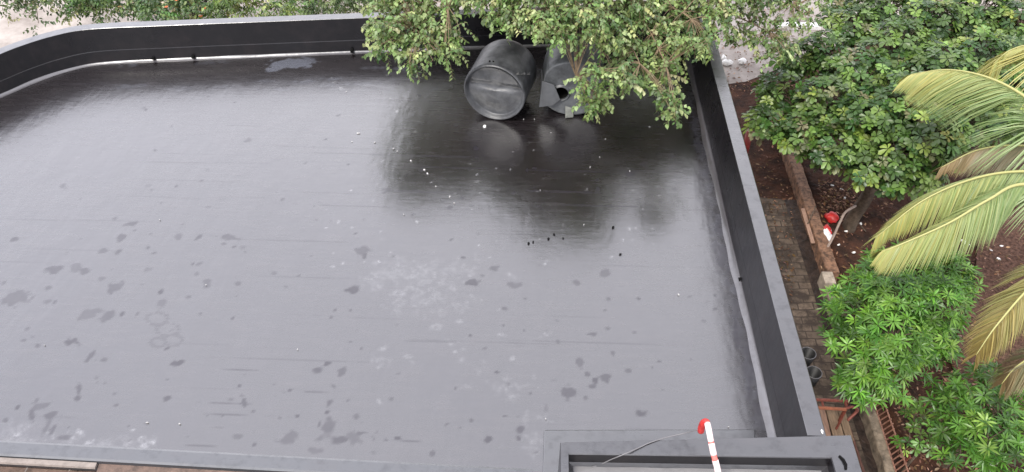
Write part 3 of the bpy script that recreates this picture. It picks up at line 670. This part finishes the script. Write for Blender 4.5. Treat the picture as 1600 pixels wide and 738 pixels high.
# ------------------------------------------------------------------ coconut palm
def palm():
    base = P(1930, 560, GZ); crown = Vector((base.x, base.y+.3, 1.3))
    T = empty('coconut_palm', base, 'coconut palm with long yellowing feathery fronds reaching in from the right', 'palm tree')
    mb = MB(); mb.tube([base-Vector((0,0,.1)), base+Vector((.05,.1,1.5)), base+Vector((.02,.25,3.5)), crown], [.19,.15,.13,.12], 12); mb.build('trunk', M_bark, T, True)
    green = [(.17,.25,.085),(.25,.32,.14)]; yel = [(.42,.38,.12),(.34,.36,.12)]; brown = [(.22,.15,.07),(.28,.2,.1)]; grey = [(.15,.17,.09),(.2,.19,.11)]
    fr = [ # path px,z ; leaflet length ; side dirs ; colours base->tip
        ([(1680,215,1.9),(1600,150,2.05),(1540,120,2.0),(1480,109,1.85),(1424,116,1.6)], .9, green, yel, 120, (-.42,-.25), .55),
        ([(1680,100,2.1),(1620,72,2.1),(1580,78,1.9),(1552,100,1.7)], .8, yel, yel, 60, (-.4,-.1), .5),
        ([(1690,245,1.2),(1600,228,1.3),(1530,234,1.2),(1470,262,.9)], .5, grey, brown, 80, (-.2,-.3), .5),
        ([(1720,275,1.4),(1600,268,1.5),(1520,280,1.45),(1440,315,1.3),(1368,372,.9)], .62, green, yel, 110, (-.45,-.15), .6),
        ([(1720,300,1.5),(1600,288,1.6),(1545,312,1.55),(1480,350,1.4),(1400,385,1.1),(1378,392,1.0)], .58, green, yel, 120, (-.18,-.3), .7),
        ([(1700,390,.9),(1620,440,.8),(1560,505,.5),(1525,555,.1)], .55, [(.24,.26,.1),(.28,.26,.1)], [(.36,.28,.09),(.28,.21,.08)], 90, (-.1,-.3), .3),
        ([(1720,520,.6),(1640,545,.4),(1590,572,.1),(1565,600,-.2)], .5, grey, brown, 60, (0,-.3), .3),
    ]
    for pts, ll, c0, c1, n, lean, dn in fr:
        W = [P(*p) for p in pts]; W = [crown] + W; line = smooth_line(W, 10); m = len(line)
        mb = MB(); mb.tube(line, [.03*(1-i/m)+.004 for i in range(m)], 6)
        rc = mb.build('frond', mat('frond rib', (.33,.32,.12), .5), T, True)
        Pn=[];D=[];U=[];Lc=[];Wd=[];C=[]
        n2 = int(n*3.6)
        for i in range(n2):
            t = .12 + .88*i/n2; q = t*(m-1); k = min(int(q), m-2); p = line[k].lerp(line[k+1], q-k)
            tan = (line[k+1]-line[k]).normalized(); side = tan.cross(Vector((0,0,1))).normalized()
            for s in (-1,1):
                env = math.sin(math.pi*min(1,max(.0,(t*.88+.14))))**.6
                L_ = ll*max(.35,env)*random.uniform(.85,1.1)
                dr = side*s*.75 + tan*(.62+.5*t) + Vector((0,0,-dn*random.uniform(.6,1.3))) + Vector(rng.normal(0,.05,3))
                Pn.append(p); D.append(dr.normalized()); U.append(Vector((0,0,1))+side*s*.6+Vector(rng.normal(0,.15,3))); Lc.append(L_); Wd.append(random.uniform(.014,.022))
                a = max(0,min(1,(t-.35)*1.6+random.uniform(-.25,.25))); cc = np.array(random.choice(c0))*(1-a)+np.array(random.choice(c1))*a
                C.append(cc*random.uniform(.88,1.1))
        leaf_mesh('leaflets', np.array([list(p) for p in Pn]), np.array([list(p) for p in D]), np.array([list(p) for p in U]), np.array(Lc), np.array(Wd), np.array(C), M_palm, rc, droop=.55, fold=.12, shape='strip')
palm()

# ------------------------------------------------------------------ the two tanks lying on the roof
def ring_surface(prof, n=56, fn=None):     # prof: [(y along axis, radius)]
    vs=[];fs=[]
    for (a, r) in prof:
        for j in range(n):
            th = 2*math.pi*j/n; v_ = Vector((r*math.cos(th), a, r*math.sin(th)))
            if fn: v_ = fn(v_, th, a, r)
            vs.append(v_)
    for i in range(len(prof)-1):
        for j in range(n): fs.append((i*n+j, i*n+(j+1)%n, (i+1)*n+(j+1)%n, (i+1)*n+j))
    return vs, fs
def place(vs, loc, rz, tilt=0):
    M_ = Matrix.Translation(loc) @ Matrix.Rotation(rz,4,'Z') @ Matrix.Rotation(tilt,4,'X')
    return [M_ @ Vector(v_) for v_ in vs]
r1 = .60
c0 = P(772, 146, r1)                       # centre of the near end
T1 = empty('water_tank', Vector((c0.x, c0.y, 0)), 'grey black plastic water tank lying on its side, closed round bottom with rings towards us', 'water tank')
prof = [(.0,.93*r1),(-.012,.945*r1),(-.012,.97*r1),(.02,r1),(.07,r1*1.0),(.5,r1*.985),(.9,r1*.99),(1.02,r1*.93),(1.12,r1*.78),(1.2,r1*.5),(1.24,r1*.3),(1.3,r1*.3),(1.3,.001)]
v, f = ring_surface(prof); o = obj('body', place(v, (c0.x, c0.y, r1), R(-13)), f, M_tank, T1, True)
def endfn(v_, th, a, r):
    if abs(v_.z - r1*.16) < .07*1.3: v_.y += .05*math.cos((v_.z-r1*.16)/.09*math.pi/2)
    return v_ + Vector((0, .012*math.sin(v_.x*5+v_.z*7), 0))
pe = [(-.005,.93*r1),(.005,.9*r1),(.07,.885*r1),(.09,.84*r1),(.075,.76*r1),(.092,.70*r1),(.07,.62*r1),(.088,.54*r1),(.065,.45*r1),(.084,.36*r1),(.065,.24*r1),(.075,.1*r1),(.075,.002)]
v, f = ring_surface(pe, 56, endfn); obj('tank_bottom', place(v, (c0.x, c0.y, r1), R(-13)), [tuple(reversed(q)) for q in f], M_tank, T1, True)
for dx in (-.05,.02):
    mb = MB(); q = Matrix.Rotation(R(-13),4,'Z') @ Vector((dx-.06,.12,r1)); mb.tube([c0+q*.97+Vector((0,0,-.0)), c0+q+Vector((0,0,.012))], .016, 8)
    mb.build('bolt', M_dark, T1)
# scuffed pale streak on the right shoulder of the tank
vs=[];fs=[]; n=14
for i in range(n+1):
    for s in (0,1):
        th = R(48-i*2.2) ; y = .02+i*.035+s*(.05+.05*math.sin(i*1.3)); rr=r1*1.004+.003
        vs.append((rr*math.cos(th), y, rr*math.sin(th)))
fs=[(2*i,2*i+1,2*i+3,2*i+2) for i in range(n)]
sc_o = obj('scuff', place(vs, (c0.x, c0.y, r1), R(-13)), fs, mat('chalky scuff', (.14,.14,.14), .7, var=.5, vscale=20), T1)

r2 = .60
c1 = P(893, 140, r2)
T2 = empty('water_tank', Vector((c1.x, c1.y, 0)), 'broken grey plastic tank with a round dark hole, half hidden under the drooping leaves', 'water tank')
def dent(v_, th, a, r):
    # flattened, faceted left flank
    u = v_.copy(); x0 = -.47*r2*1.0
    if a < .6 and u.x < -.47 and u.z > -.3: u.x = -.47 - (-.47-u.x)*.6 
    u += Vector((0,0,.012*math.sin(a*9+th*3)))
    return u
prof = [(.0,.9*r2),(-.01,.96*r2),(.02,r2),(.3,r2),(.7,r2*.99),(.95,r2*.98),(1.05,r2*.9),(1.15,r2*.7),(1.2,r2*.35),(1.26,r2*.3),(1.26,.001)]
v, f = ring_surface(prof, 48, dent); o = obj('body', place(v, (c1.x, c1.y, r2), R(-4)), f, M_tank2, T2, False)
o.data.polygons.foreach_set('use_smooth', [True]*len(o.data.polygons))
# end face with a real round opening
hx, hz, hr = -.19, -.115, .135; nn_ = 48
vs=[];fs=[]
for j in range(nn_):
    th=2*math.pi*j/nn_; q = dent(Vector((.9*r2*math.cos(th),.0,.9*r2*math.sin(th))), th, 0, .9*r2); vs.append((q.x,.0,q.z))
for rr, yy in ((hr+.05,.03),(hr+.015,.0),(hr,.01),(hr,.06)):
    for j in range(nn_):
        th=2*math.pi*j/nn_; vs.append((hx+rr*math.cos(th), yy, hz+rr*math.sin(th)))
for k in range(4):
    for j in range(nn_): fs.append((k*nn_+(j+1)%nn_, k*nn_+j, (k+1)*nn_+j, (k+1)*nn_+(j+1)%nn_))
obj('tank_bottom', place(vs, (c1.x, c1.y, r2), R(-4)), fs, M_tank2, T2, False)
v, f = ring_surface([(.06,hr),(.45,hr*1.3),(.9,.01)], 24); v = [Vector((p.x+hx,p.y,p.z+hz)) for p in v]
obj('opening', place(v, (c1.x, c1.y, r2), R(-4)), f, M_dark, T2, True)
# folded sheet torn off the left flank
q = [(-.60,-.05,-.40),(-.33,-.06,-.33),(-.20,-.045,-.20),(-.33,-.02,.10),(-.56,.0,.16),(-.60,.42,.14),(-.61,.4,-.2)]
v = [Vector(a) for a in q]; 
pl = obj('torn_panel', place(v, (c1.x, c1.y-.02, r2), R(-4)), [(0,1,2,3,4),(0,4,5,6)], mat('bent plastic sheet', (.055,.058,.062), .38, spec=.8, var=.3, vscale=6), T2)
sm = pl.modifiers.new('thickness','SOLIDIFY'); sm.thickness = .015; bevel(pl, .01)
# little broken tab by its foot
q = P(889,181,.02); mb = MB(); mb.add([q+Vector(a) for a in [(-.07,-.08,.0),(.08,-.05,.0),(.07,.08,.22),(-.08,.07,.22),(-.06,-.06,-.012),(.09,-.03,-.012),(.09,.1,.21),(-.06,.09,.21)]], [(0,1,2,3),(7,6,5,4),(0,4,5,1),(1,5,6,2),(2,6,7,3),(3,7,4,0)])
mb.build('broken_tab', mat('pale plastic edge', (.13,.135,.12), .5, var=.3, vscale=10), T2)

# ------------------------------------------------------------------ red and white bent pipe and cable on the raised box
pp = [P(1131,790,RZ+.03), P(1122,738,RZ+.22), P(1116,714,RZ+.34), P(1111,690,RZ+.45), P(1107,670,RZ+.52), P(1104,660,RZ+.54), P(1099,661,RZ+.50), P(1096,668,RZ+.42), P(1095,674,RZ+.34)]
PL = empty('bent_pipe', Vector((pp[0].x, pp[0].y, RZ)), 'red pipe with a hooked top wrapped in white tape, leaning over the box rim', 'pipe')
ln = smooth_line(pp, 8)
mb = MB(); mb.tube(ln, .030, 14); mb.build('pipe', M_redp, PL, True)
k = len(ln)
def wrap(i0, i1, m, r=.0345):
    mb = MB(); mb.tube(ln[i0:i1], r, 14); mb.build('tape_wrap', m, PL, True)
wrap(3, 15, M_tape); wrap(17, 24, M_tape, .0335); wrap(24, 39, M_tape, .0328); wrap(39, 66, M_red, .037)
mb = MB()
cp = [P(1093,671,RZ+.3), P(1070,677,RZ+.06), P(1040,684,RZ+.012), P(1015,692,RZ+.012), P(1000,699,RZ+.012), P(975,710,RZ+.014), P(955,718,RZ-.1), P(938,726,RZ-.2), P(925,730,RZ-.208)]
mb.tube(smooth_line(cp, 6), .007, 6); o = mb.build('cable', M_cable, None, True); tag(o, 'thin grey cable running from the hooked red pipe over the box rim', 'cable')

# ------------------------------------------------------------------ small scraps on the roof
def chip(px, py, sx, sy, m, z=.004, name='paper_scrap'):
    c = P(px, py, z); n = random.randint(5,8); a0 = random.uniform(0,6.3); ca, sa = math.cos(a0), math.sin(a0); vs=[]
    for k in range(n):
        a = 2*math.pi*k/n; rr = random.uniform(.65,1.1); x, y = sx*rr*math.cos(a), sy*rr*math.sin(a)
        vs.append((c.x+x*ca-y*sa, c.y+x*sa+y*ca, z+.002))
    for k in range(n): p = vs[k]; vs.append((p[0]*.85+c.x*.15, p[1]*.85+c.y*.15, z+.006+random.uniform(.004,.02)))
    fs = [tuple(range(n-1,-1,-1)), tuple(range(n,2*n))]+[(i,(i+1)%n,(i+1)%n+n,i+n) for i in range(n)]
    return obj(name, vs, fs, m)
o = chip(757,198,.055,.045,M_white); tag(o, 'largest white paper scrap on the roof just in front of the closed tank', 'paper scrap', 'white scraps on the wet roof')
for px, py, a, b in [(560,209,.05,.012),(586,223,.035,.015),(550,222,.015,.012),(615,233,.03,.014),(621,237,.03,.014),(642,252,.035,.018),(663,266,.03,.022),(668,272,.035,.018),(681,292,.02,.015),
     (703,308,.03,.015),(710,318,.02,.012),(818,187,.018,.018),(835,187,.03,.012),(1015,199,.028,.02),(922,262,.012,.04),(984,268,.012,.02),(946,218,.015,.015),(937,246,.012,.012),(1060,461,.028,.012),
     (250,344,.014,.012),(465,547,.014,.012),(322,446,.014,.012),(861,208,.012,.012),(844,298,.012,.012),(912,352,.012,.02),(631,336,.014,.012),(541,144,.014,.01),(281,663,.02,.012),(230,661,.03,.012),(70,540,.012,.01),(1138,668,.014,.012),(853,655,.014,.012)]:
    o = chip(px, py, a*.75, b*.75, M_scrap); tag(o, 'tiny white scrap lying on the wet black roof', 'paper scrap', 'white scraps on the wet roof')
for px, py in [(826,381),(833,379),(857,374),(866,367),(880,373),(969,398),(958,356)]:
    o = chip(px, py, .028, .02, M_dark, name='dark_pebble'); tag(o, 'tiny black pebble on the roof past the tip of the tree reflection', 'pebble', 'black pebbles on the roof')
o = chip(1284,675,.03,.014,M_white, z=HR+.004); tag(o, 'crumpled white scrap on the outer corner where parapet meets raised box', 'paper scrap')

# ------------------------------------------------------------------ ground level things on the right
def kerb(name, label, t0, t1, y0, y1, h, m, cat='kerb'):
    x0, x1 = t0, t1; ya, yb_ = P(1300,y0,GZ+h).y, P(1300,y1,GZ+h).y
    n = max(2,int(abs(yb_-ya)/.12)); base = [Vector((x0+.008*math.sin(i*1.7)+random.uniform(-.008,.008), ya+(yb_-ya)*i/n)) for i in range(n+1)]
    v, f = sweep(base, [(0,GZ-.05),(.004,GZ+h-.02),(.02,GZ+h),(x1-x0-.02,GZ+h),(x1-x0,GZ+h-.02),(x1-x0,GZ-.05)])
    o = obj(name, v, f, m); return tag(o, label, cat)
kerb('kerb_wall', 'ochre stained low kerb wall along the dark drain, under the dark broadleaf tree', P(1284,399,GZ+.35).x, P(1303,399,GZ+.35).x, 150, 425, .35, M_curb)
kerb('kerb_wall', 'grey low kerb wall at the foot of the leaning iron fence, past the mango tree', P(1352,638,GZ+.3).x, P(1368,638,GZ+.3).x, 426, 900, .3, M_curb2)
mb = MB(); a = P(1285,424,GZ+.37); mb.box((a.x-.02,a.y-.35,GZ),(a.x+.22,a.y,GZ+.37)); o = bevel(mb.build('concrete_block', mat('pale block', (.3,.25,.2), .8, var=.3, vscale=8)),.015); tag(o,'pale square block at the broken end of the ochre kerb wall','block')

# boards
def board(px0, py0, px1, py1, wpx, z, m, label, th=.03, tilt=0):
    a = P(px0,py0,z); b = P(px1,py1,z); a1 = P(px0+wpx,py0,z); b1 = P(px1+wpx,py1,z)
    pts = [a,b,b1,a1]; vs = [(p.x,p.y,z) for p in pts]+[(p.x,p.y,z+th) for p in pts]
    o = bevel(obj('wooden_board', vs, [(0,1,2,3),(7,6,5,4),(0,4,5,1),(1,5,6,2),(2,6,7,3),(3,7,4,0)], m), .006); return tag(o, label, 'board', 'boards lying by the path')
board(1251,327,1267,381,6,GZ+.3,M_woodp,'narrow pinkish board leaning along the drain beside the ochre kerb')
board(1290,640,1303,690,17,GZ+.14,M_wood,'wide tan board, middle one under the red pipe frame')
board(1308,641,1322,690,12,GZ+.10,M_wood,'narrow tan board on the drain side under the red pipe frame')
board(1276,639,1288,690,12,GZ+.10,M_woodp,'pinkish board against the building under the red pipe frame')

FR = empty('pipe_frame', P(1300,640,GZ), 'rusty red pipe frame standing across the path above the tan boards', 'frame')
mb = MB(); z=-3.2
mb.tube([P(1262,624,z),P(1326,627,z)], .03, 8); mb.build('rail', M_rust, FR)
mb = MB(); mb.tube([P(1262,636,z),P(1322,640,z)], .032, 8); mb.build('rail', mat('orange red iron', (.26,.085,.04), .5, var=.3, vscale=20), FR)
mb = MB(); mb.tube(smooth_line([P(1318,640,z),P(1330,636,z),P(1339,639,z),P(1338,644,z),P(1324,657,z-.1)],4), .027, 8); mb.build('bent_end', M_rust, FR, True)
for px in (1284,1320):
    mb = MB(); mb.tube([P(px,625,z),P(px+3,638,z)], .022, 7); mb.build('crossbar', M_rust, FR)
for px, py in ((1326,627),(1322,640),(1262,624),(1262,636)):
    mb = MB(); a = P(px,py,z); mb.tube([a, Vector((a.x,a.y,GZ))], .022, 7); mb.build('leg', M_rust, FR)
mb = MB(); mb.tube(smooth_line([P(1325,662,GZ+.1),P(1334,690,GZ+.1),P(1352,745,GZ+.1),P(1380,820,GZ+.1)],4), .028, 8); o = mb.build('ground_pipe', mat('dull maroon pipe',(.1,.045,.035),.5,var=.3,vscale=12), None, True); tag(o,'dull maroon pipe lying along the edge of the dark drain','pipe')

# leaning iron fence
z0, z1 = GZ+.3, GZ+.62
fa, fb = P(1362,618,z0), P(1440,865,z0)
ta, tb2 = P(1375,610,z1), P(1458,850,z1)
FE = empty('iron_fence', Vector((fa.x,fa.y,GZ+.3)), 'low faded pink iron fence leaning outwards on the grey kerb', 'fence')
mb = MB(); mb.tube([fa,fb], .014, 6); mb.build('rail', M_rustp, FE)
mb = MB(); mb.tube([ta,tb2], .014, 6); mb.build('rail', M_rustp, FE)
for i in range(30):
    t = (i+.5)/30; a = fa.lerp(fb,t); b = ta.lerp(tb2,t); ext = (b-a)*.12*random.uniform(.3,1.2)
    mb = MB(); mb.tube([a-(b-a)*.08, b+ext], .013, 6); mb.build('bar', M_rustp, FE)
mb = MB(); a = P(1413,724,z0); mb.tube([a, P(1421,712,z1+.05)], .02, 7); mb.tube([P(1412,708,z1),P(1424,716,z1)], .015, 7); mb.build('post', M_rust, FE)

# buckets in the gap beside the building
for (px,py,r,lab) in [(1263,552,.15,'black bucket, farther of two squeezed between building and mango tree'),(1272,582,.15,'black bucket, nearer of two squeezed between building and mango tree')]:
    c = P(px,py,GZ+.35); Bk = empty('bucket', Vector((c.x,c.y,GZ)), lab, 'bucket', 'buckets beside the building')
    mb = MB(); nn=20
    for k,(zz,rr) in enumerate([(0.02,r*.75),(.35,r),(.35,r*.93),(.06,r*.7)]):
        for j in range(nn): mb.v.append(Vector((c.x+rr*math.cos(2*math.pi*j/nn), c.y+rr*math.sin(2*math.pi*j/nn), GZ+zz)))
    for k in range(3):
        for j in range(nn): mb.f.append((k*nn+j,k*nn+(j+1)%nn,(k+1)*nn+(j+1)%nn,(k+1)*nn+j))
    mb.f.append(tuple(3*nn+j for j in range(nn))); mb.build('pail', M_cabled, Bk, True)
    mb = MB(); mb.tube([c+Vector((r*math.cos(a),r*math.sin(a),0)) for a in [k*math.pi/10 for k in range(21)]], .008, 5, False); mb.build('rim', M_cable, Bk, True)

# crumpled sacks
def lump(name, c, sx, sy, sz, m, parent=None, seed=0):
    rs = random.Random(seed); vs=[];fs=[]; nu,nv=14,9
    ph=[rs.uniform(0,6) for _ in range(6)]
    for i in range(nv+1):
        th = math.pi*i/nv
        for j in range(nu):
            a = 2*math.pi*j/nu; k = 1+.16*math.sin(3*a+ph[0]+i)+.12*math.sin(5*a+ph[1]-i*1.7)+.08*math.sin(7*a+ph[2]+2*i)
            vs.append((c.x+sx*k*math.sin(th)*math.cos(a), c.y+sy*k*math.sin(th)*math.sin(a), c.z+sz*math.cos(th)*(1+.1*math.sin(a*2+ph[3]))))
    fs=[(i*nu+j,i*nu+(j+1)%nu,(i+1)*nu+(j+1)%nu,(i+1)*nu+j) for i in range(nv) for j in range(nu)]
    return obj(name, vs, fs, m, parent, True)
c = P(1300,340,GZ+.2); o = lump('plastic_bag', c, .17,.15,.12, M_red, None, 3); tag(o,'small crumpled red plastic bag on the brown soil near the leaning stick','plastic bag')
c = P(1289,368,GZ+.22); S = empty('sack', Vector((c.x,c.y,GZ+.1)), 'white sack with a red top slumped against the ochre kerb', 'sack')
lump('sack_body', c+Vector((0,-.02,0)), .15,.25,.16, M_white, S, 5); lump('red_print', c+Vector((.05,.1,.07)), .1,.15,.11, M_red, S, 8)
mb = MB(); mb.tube(smooth_line([P(1282,402,GZ+.1),P(1298,378,GZ+.45),P(1315,342,GZ+.9),P(1322,331,GZ+1.0),P(1337,322,GZ+1.02)],4), .028, 7); o = mb.build('broken_stick', mat('grey stick',(.26,.2,.17),.8,var=.3,vscale=12), None, True); tag(o,'grey broken stick with a kinked top leaning over the red and white sack','stick')
mb = MB(); mb.tube([P(1262,350,GZ+.35),P(1275,322,GZ+.6)], .014, 6); o = mb.build('broken_stick', M_bark, None, True); tag(o,'short dark stick propped on the ochre kerb wall','stick')
mb = MB(); mb.tube(smooth_line([P(1318,345,GZ+.3),P(1338,347,GZ+.3),P(1353,362,GZ+.2)],4), .014, 6); o = mb.build('broken_stick', M_bark, None, True); tag(o,'thin bent twig lying on soil right of the grey stick','stick')
mb = MB(); a = P(1172,205,GZ+.9); mb.tube([Vector((a.x,a.y,GZ)), a], .09, 12); o = mb.build('red_post', mat('red painted post',(.2,.025,.02),.5,var=.3,vscale=9), None, True); tag(o,'short red painted post standing on the path outside the right parapet','post')
# white things on the concrete beyond the corner
for (px,py,sx,lab) in [(1136,98,.36,'left long white stone on the concrete past the parapet corner'),(1160,96,.24,'right white stone on the concrete past the parapet corner'),(1131,91,.14,'small round white stone above the long one past the parapet corner')]:
    c = P(px,py,GZ+.1); o = lump('white_stone', c, sx*.5, .1, .1, M_white, None, px); tag(o, lab, 'stone')
mb = MB(); a = P(1215,40,GZ+.15); b = P(1285,43,GZ+.15); mb.box((a.x,a.y,GZ),(b.x,a.y+.25,GZ+.15)); o = bevel(mb.build('road_kerb', M_white),.02); tag(o,'white painted kerb stretch on the road between the two right trees','kerb')
for px,py,s,nm in [(1507,379,.12,'larger white scrap caught among the drooping palm leaflets')]:
    c = P(px,py,GZ+.3); o = chip(px,py,.13,.07,M_white,z=GZ+.32,name='paper_scrap'); tag(o,nm,'paper scrap')
for px,py in [(1322,362),(1310,383),(1334,395),(1320,310),(1548,391),(1560,405),(1345,350),(1565,385),(1300,290),(1315,296)]:
    o = chip(px,py,.05,.03,M_white,z=GZ+.2,name='paper_scrap'); tag(o,'tiny pale scrap on the brown garden soil','paper scrap','scraps on the garden soil')

# leaf litter (uncountable)
def litter(name, regions, n, cols, lf, kindname='leaf litter'):
    Pn=[];D=[];U=[];Lc=[];Wd=[]
    for _ in range(n):
        x0,x1,y0,y1,z = random.choice(regions); Pn.append(list(P(random.uniform(x0,x1),random.uniform(y0,y1),z)+Vector((0,0,random.uniform(0,.03)))))
        a=random.uniform(0,6.3); D.append([math.cos(a),math.sin(a),random.uniform(-.1,.3)]); U.append([random.gauss(0,.3),random.gauss(0,.3),1]); l_=lf*random.uniform(.5,1.3); Lc.append(l_); Wd.append(l_*random.uniform(.3,.55))
    dummy = bpy.data.objects.new('tmp', None); dummy.location=(0,0,0)
    o = leaf_mesh(name, np.array(Pn), np.array(D), np.array(U), np.array(Lc), np.array(Wd), palette(n, cols, [1]*len(cols), .3), M_leafl, dummy, droop=0)
    o.parent = None; bpy.data.objects.remove(dummy); tag(o, kind='stuff'); return o
litter('leaf_litter', [(1105,1270,15,150,GZ+.02),(1105,1270,15,150,GZ+.02),(1285,1400,270,460,GZ+.17),(1280,1340,285,330,GZ+.2),(1500,1620,380,600,GZ+.24),(1400,1560,560,740,GZ+.2),(1400,1560,560,740,GZ+.2),(1180,1240,230,520,GZ+.02)], 3000, [(.16,.08,.05),(.08,.04,.025),(.25,.15,.1),(.12,.07,.03)], .09)
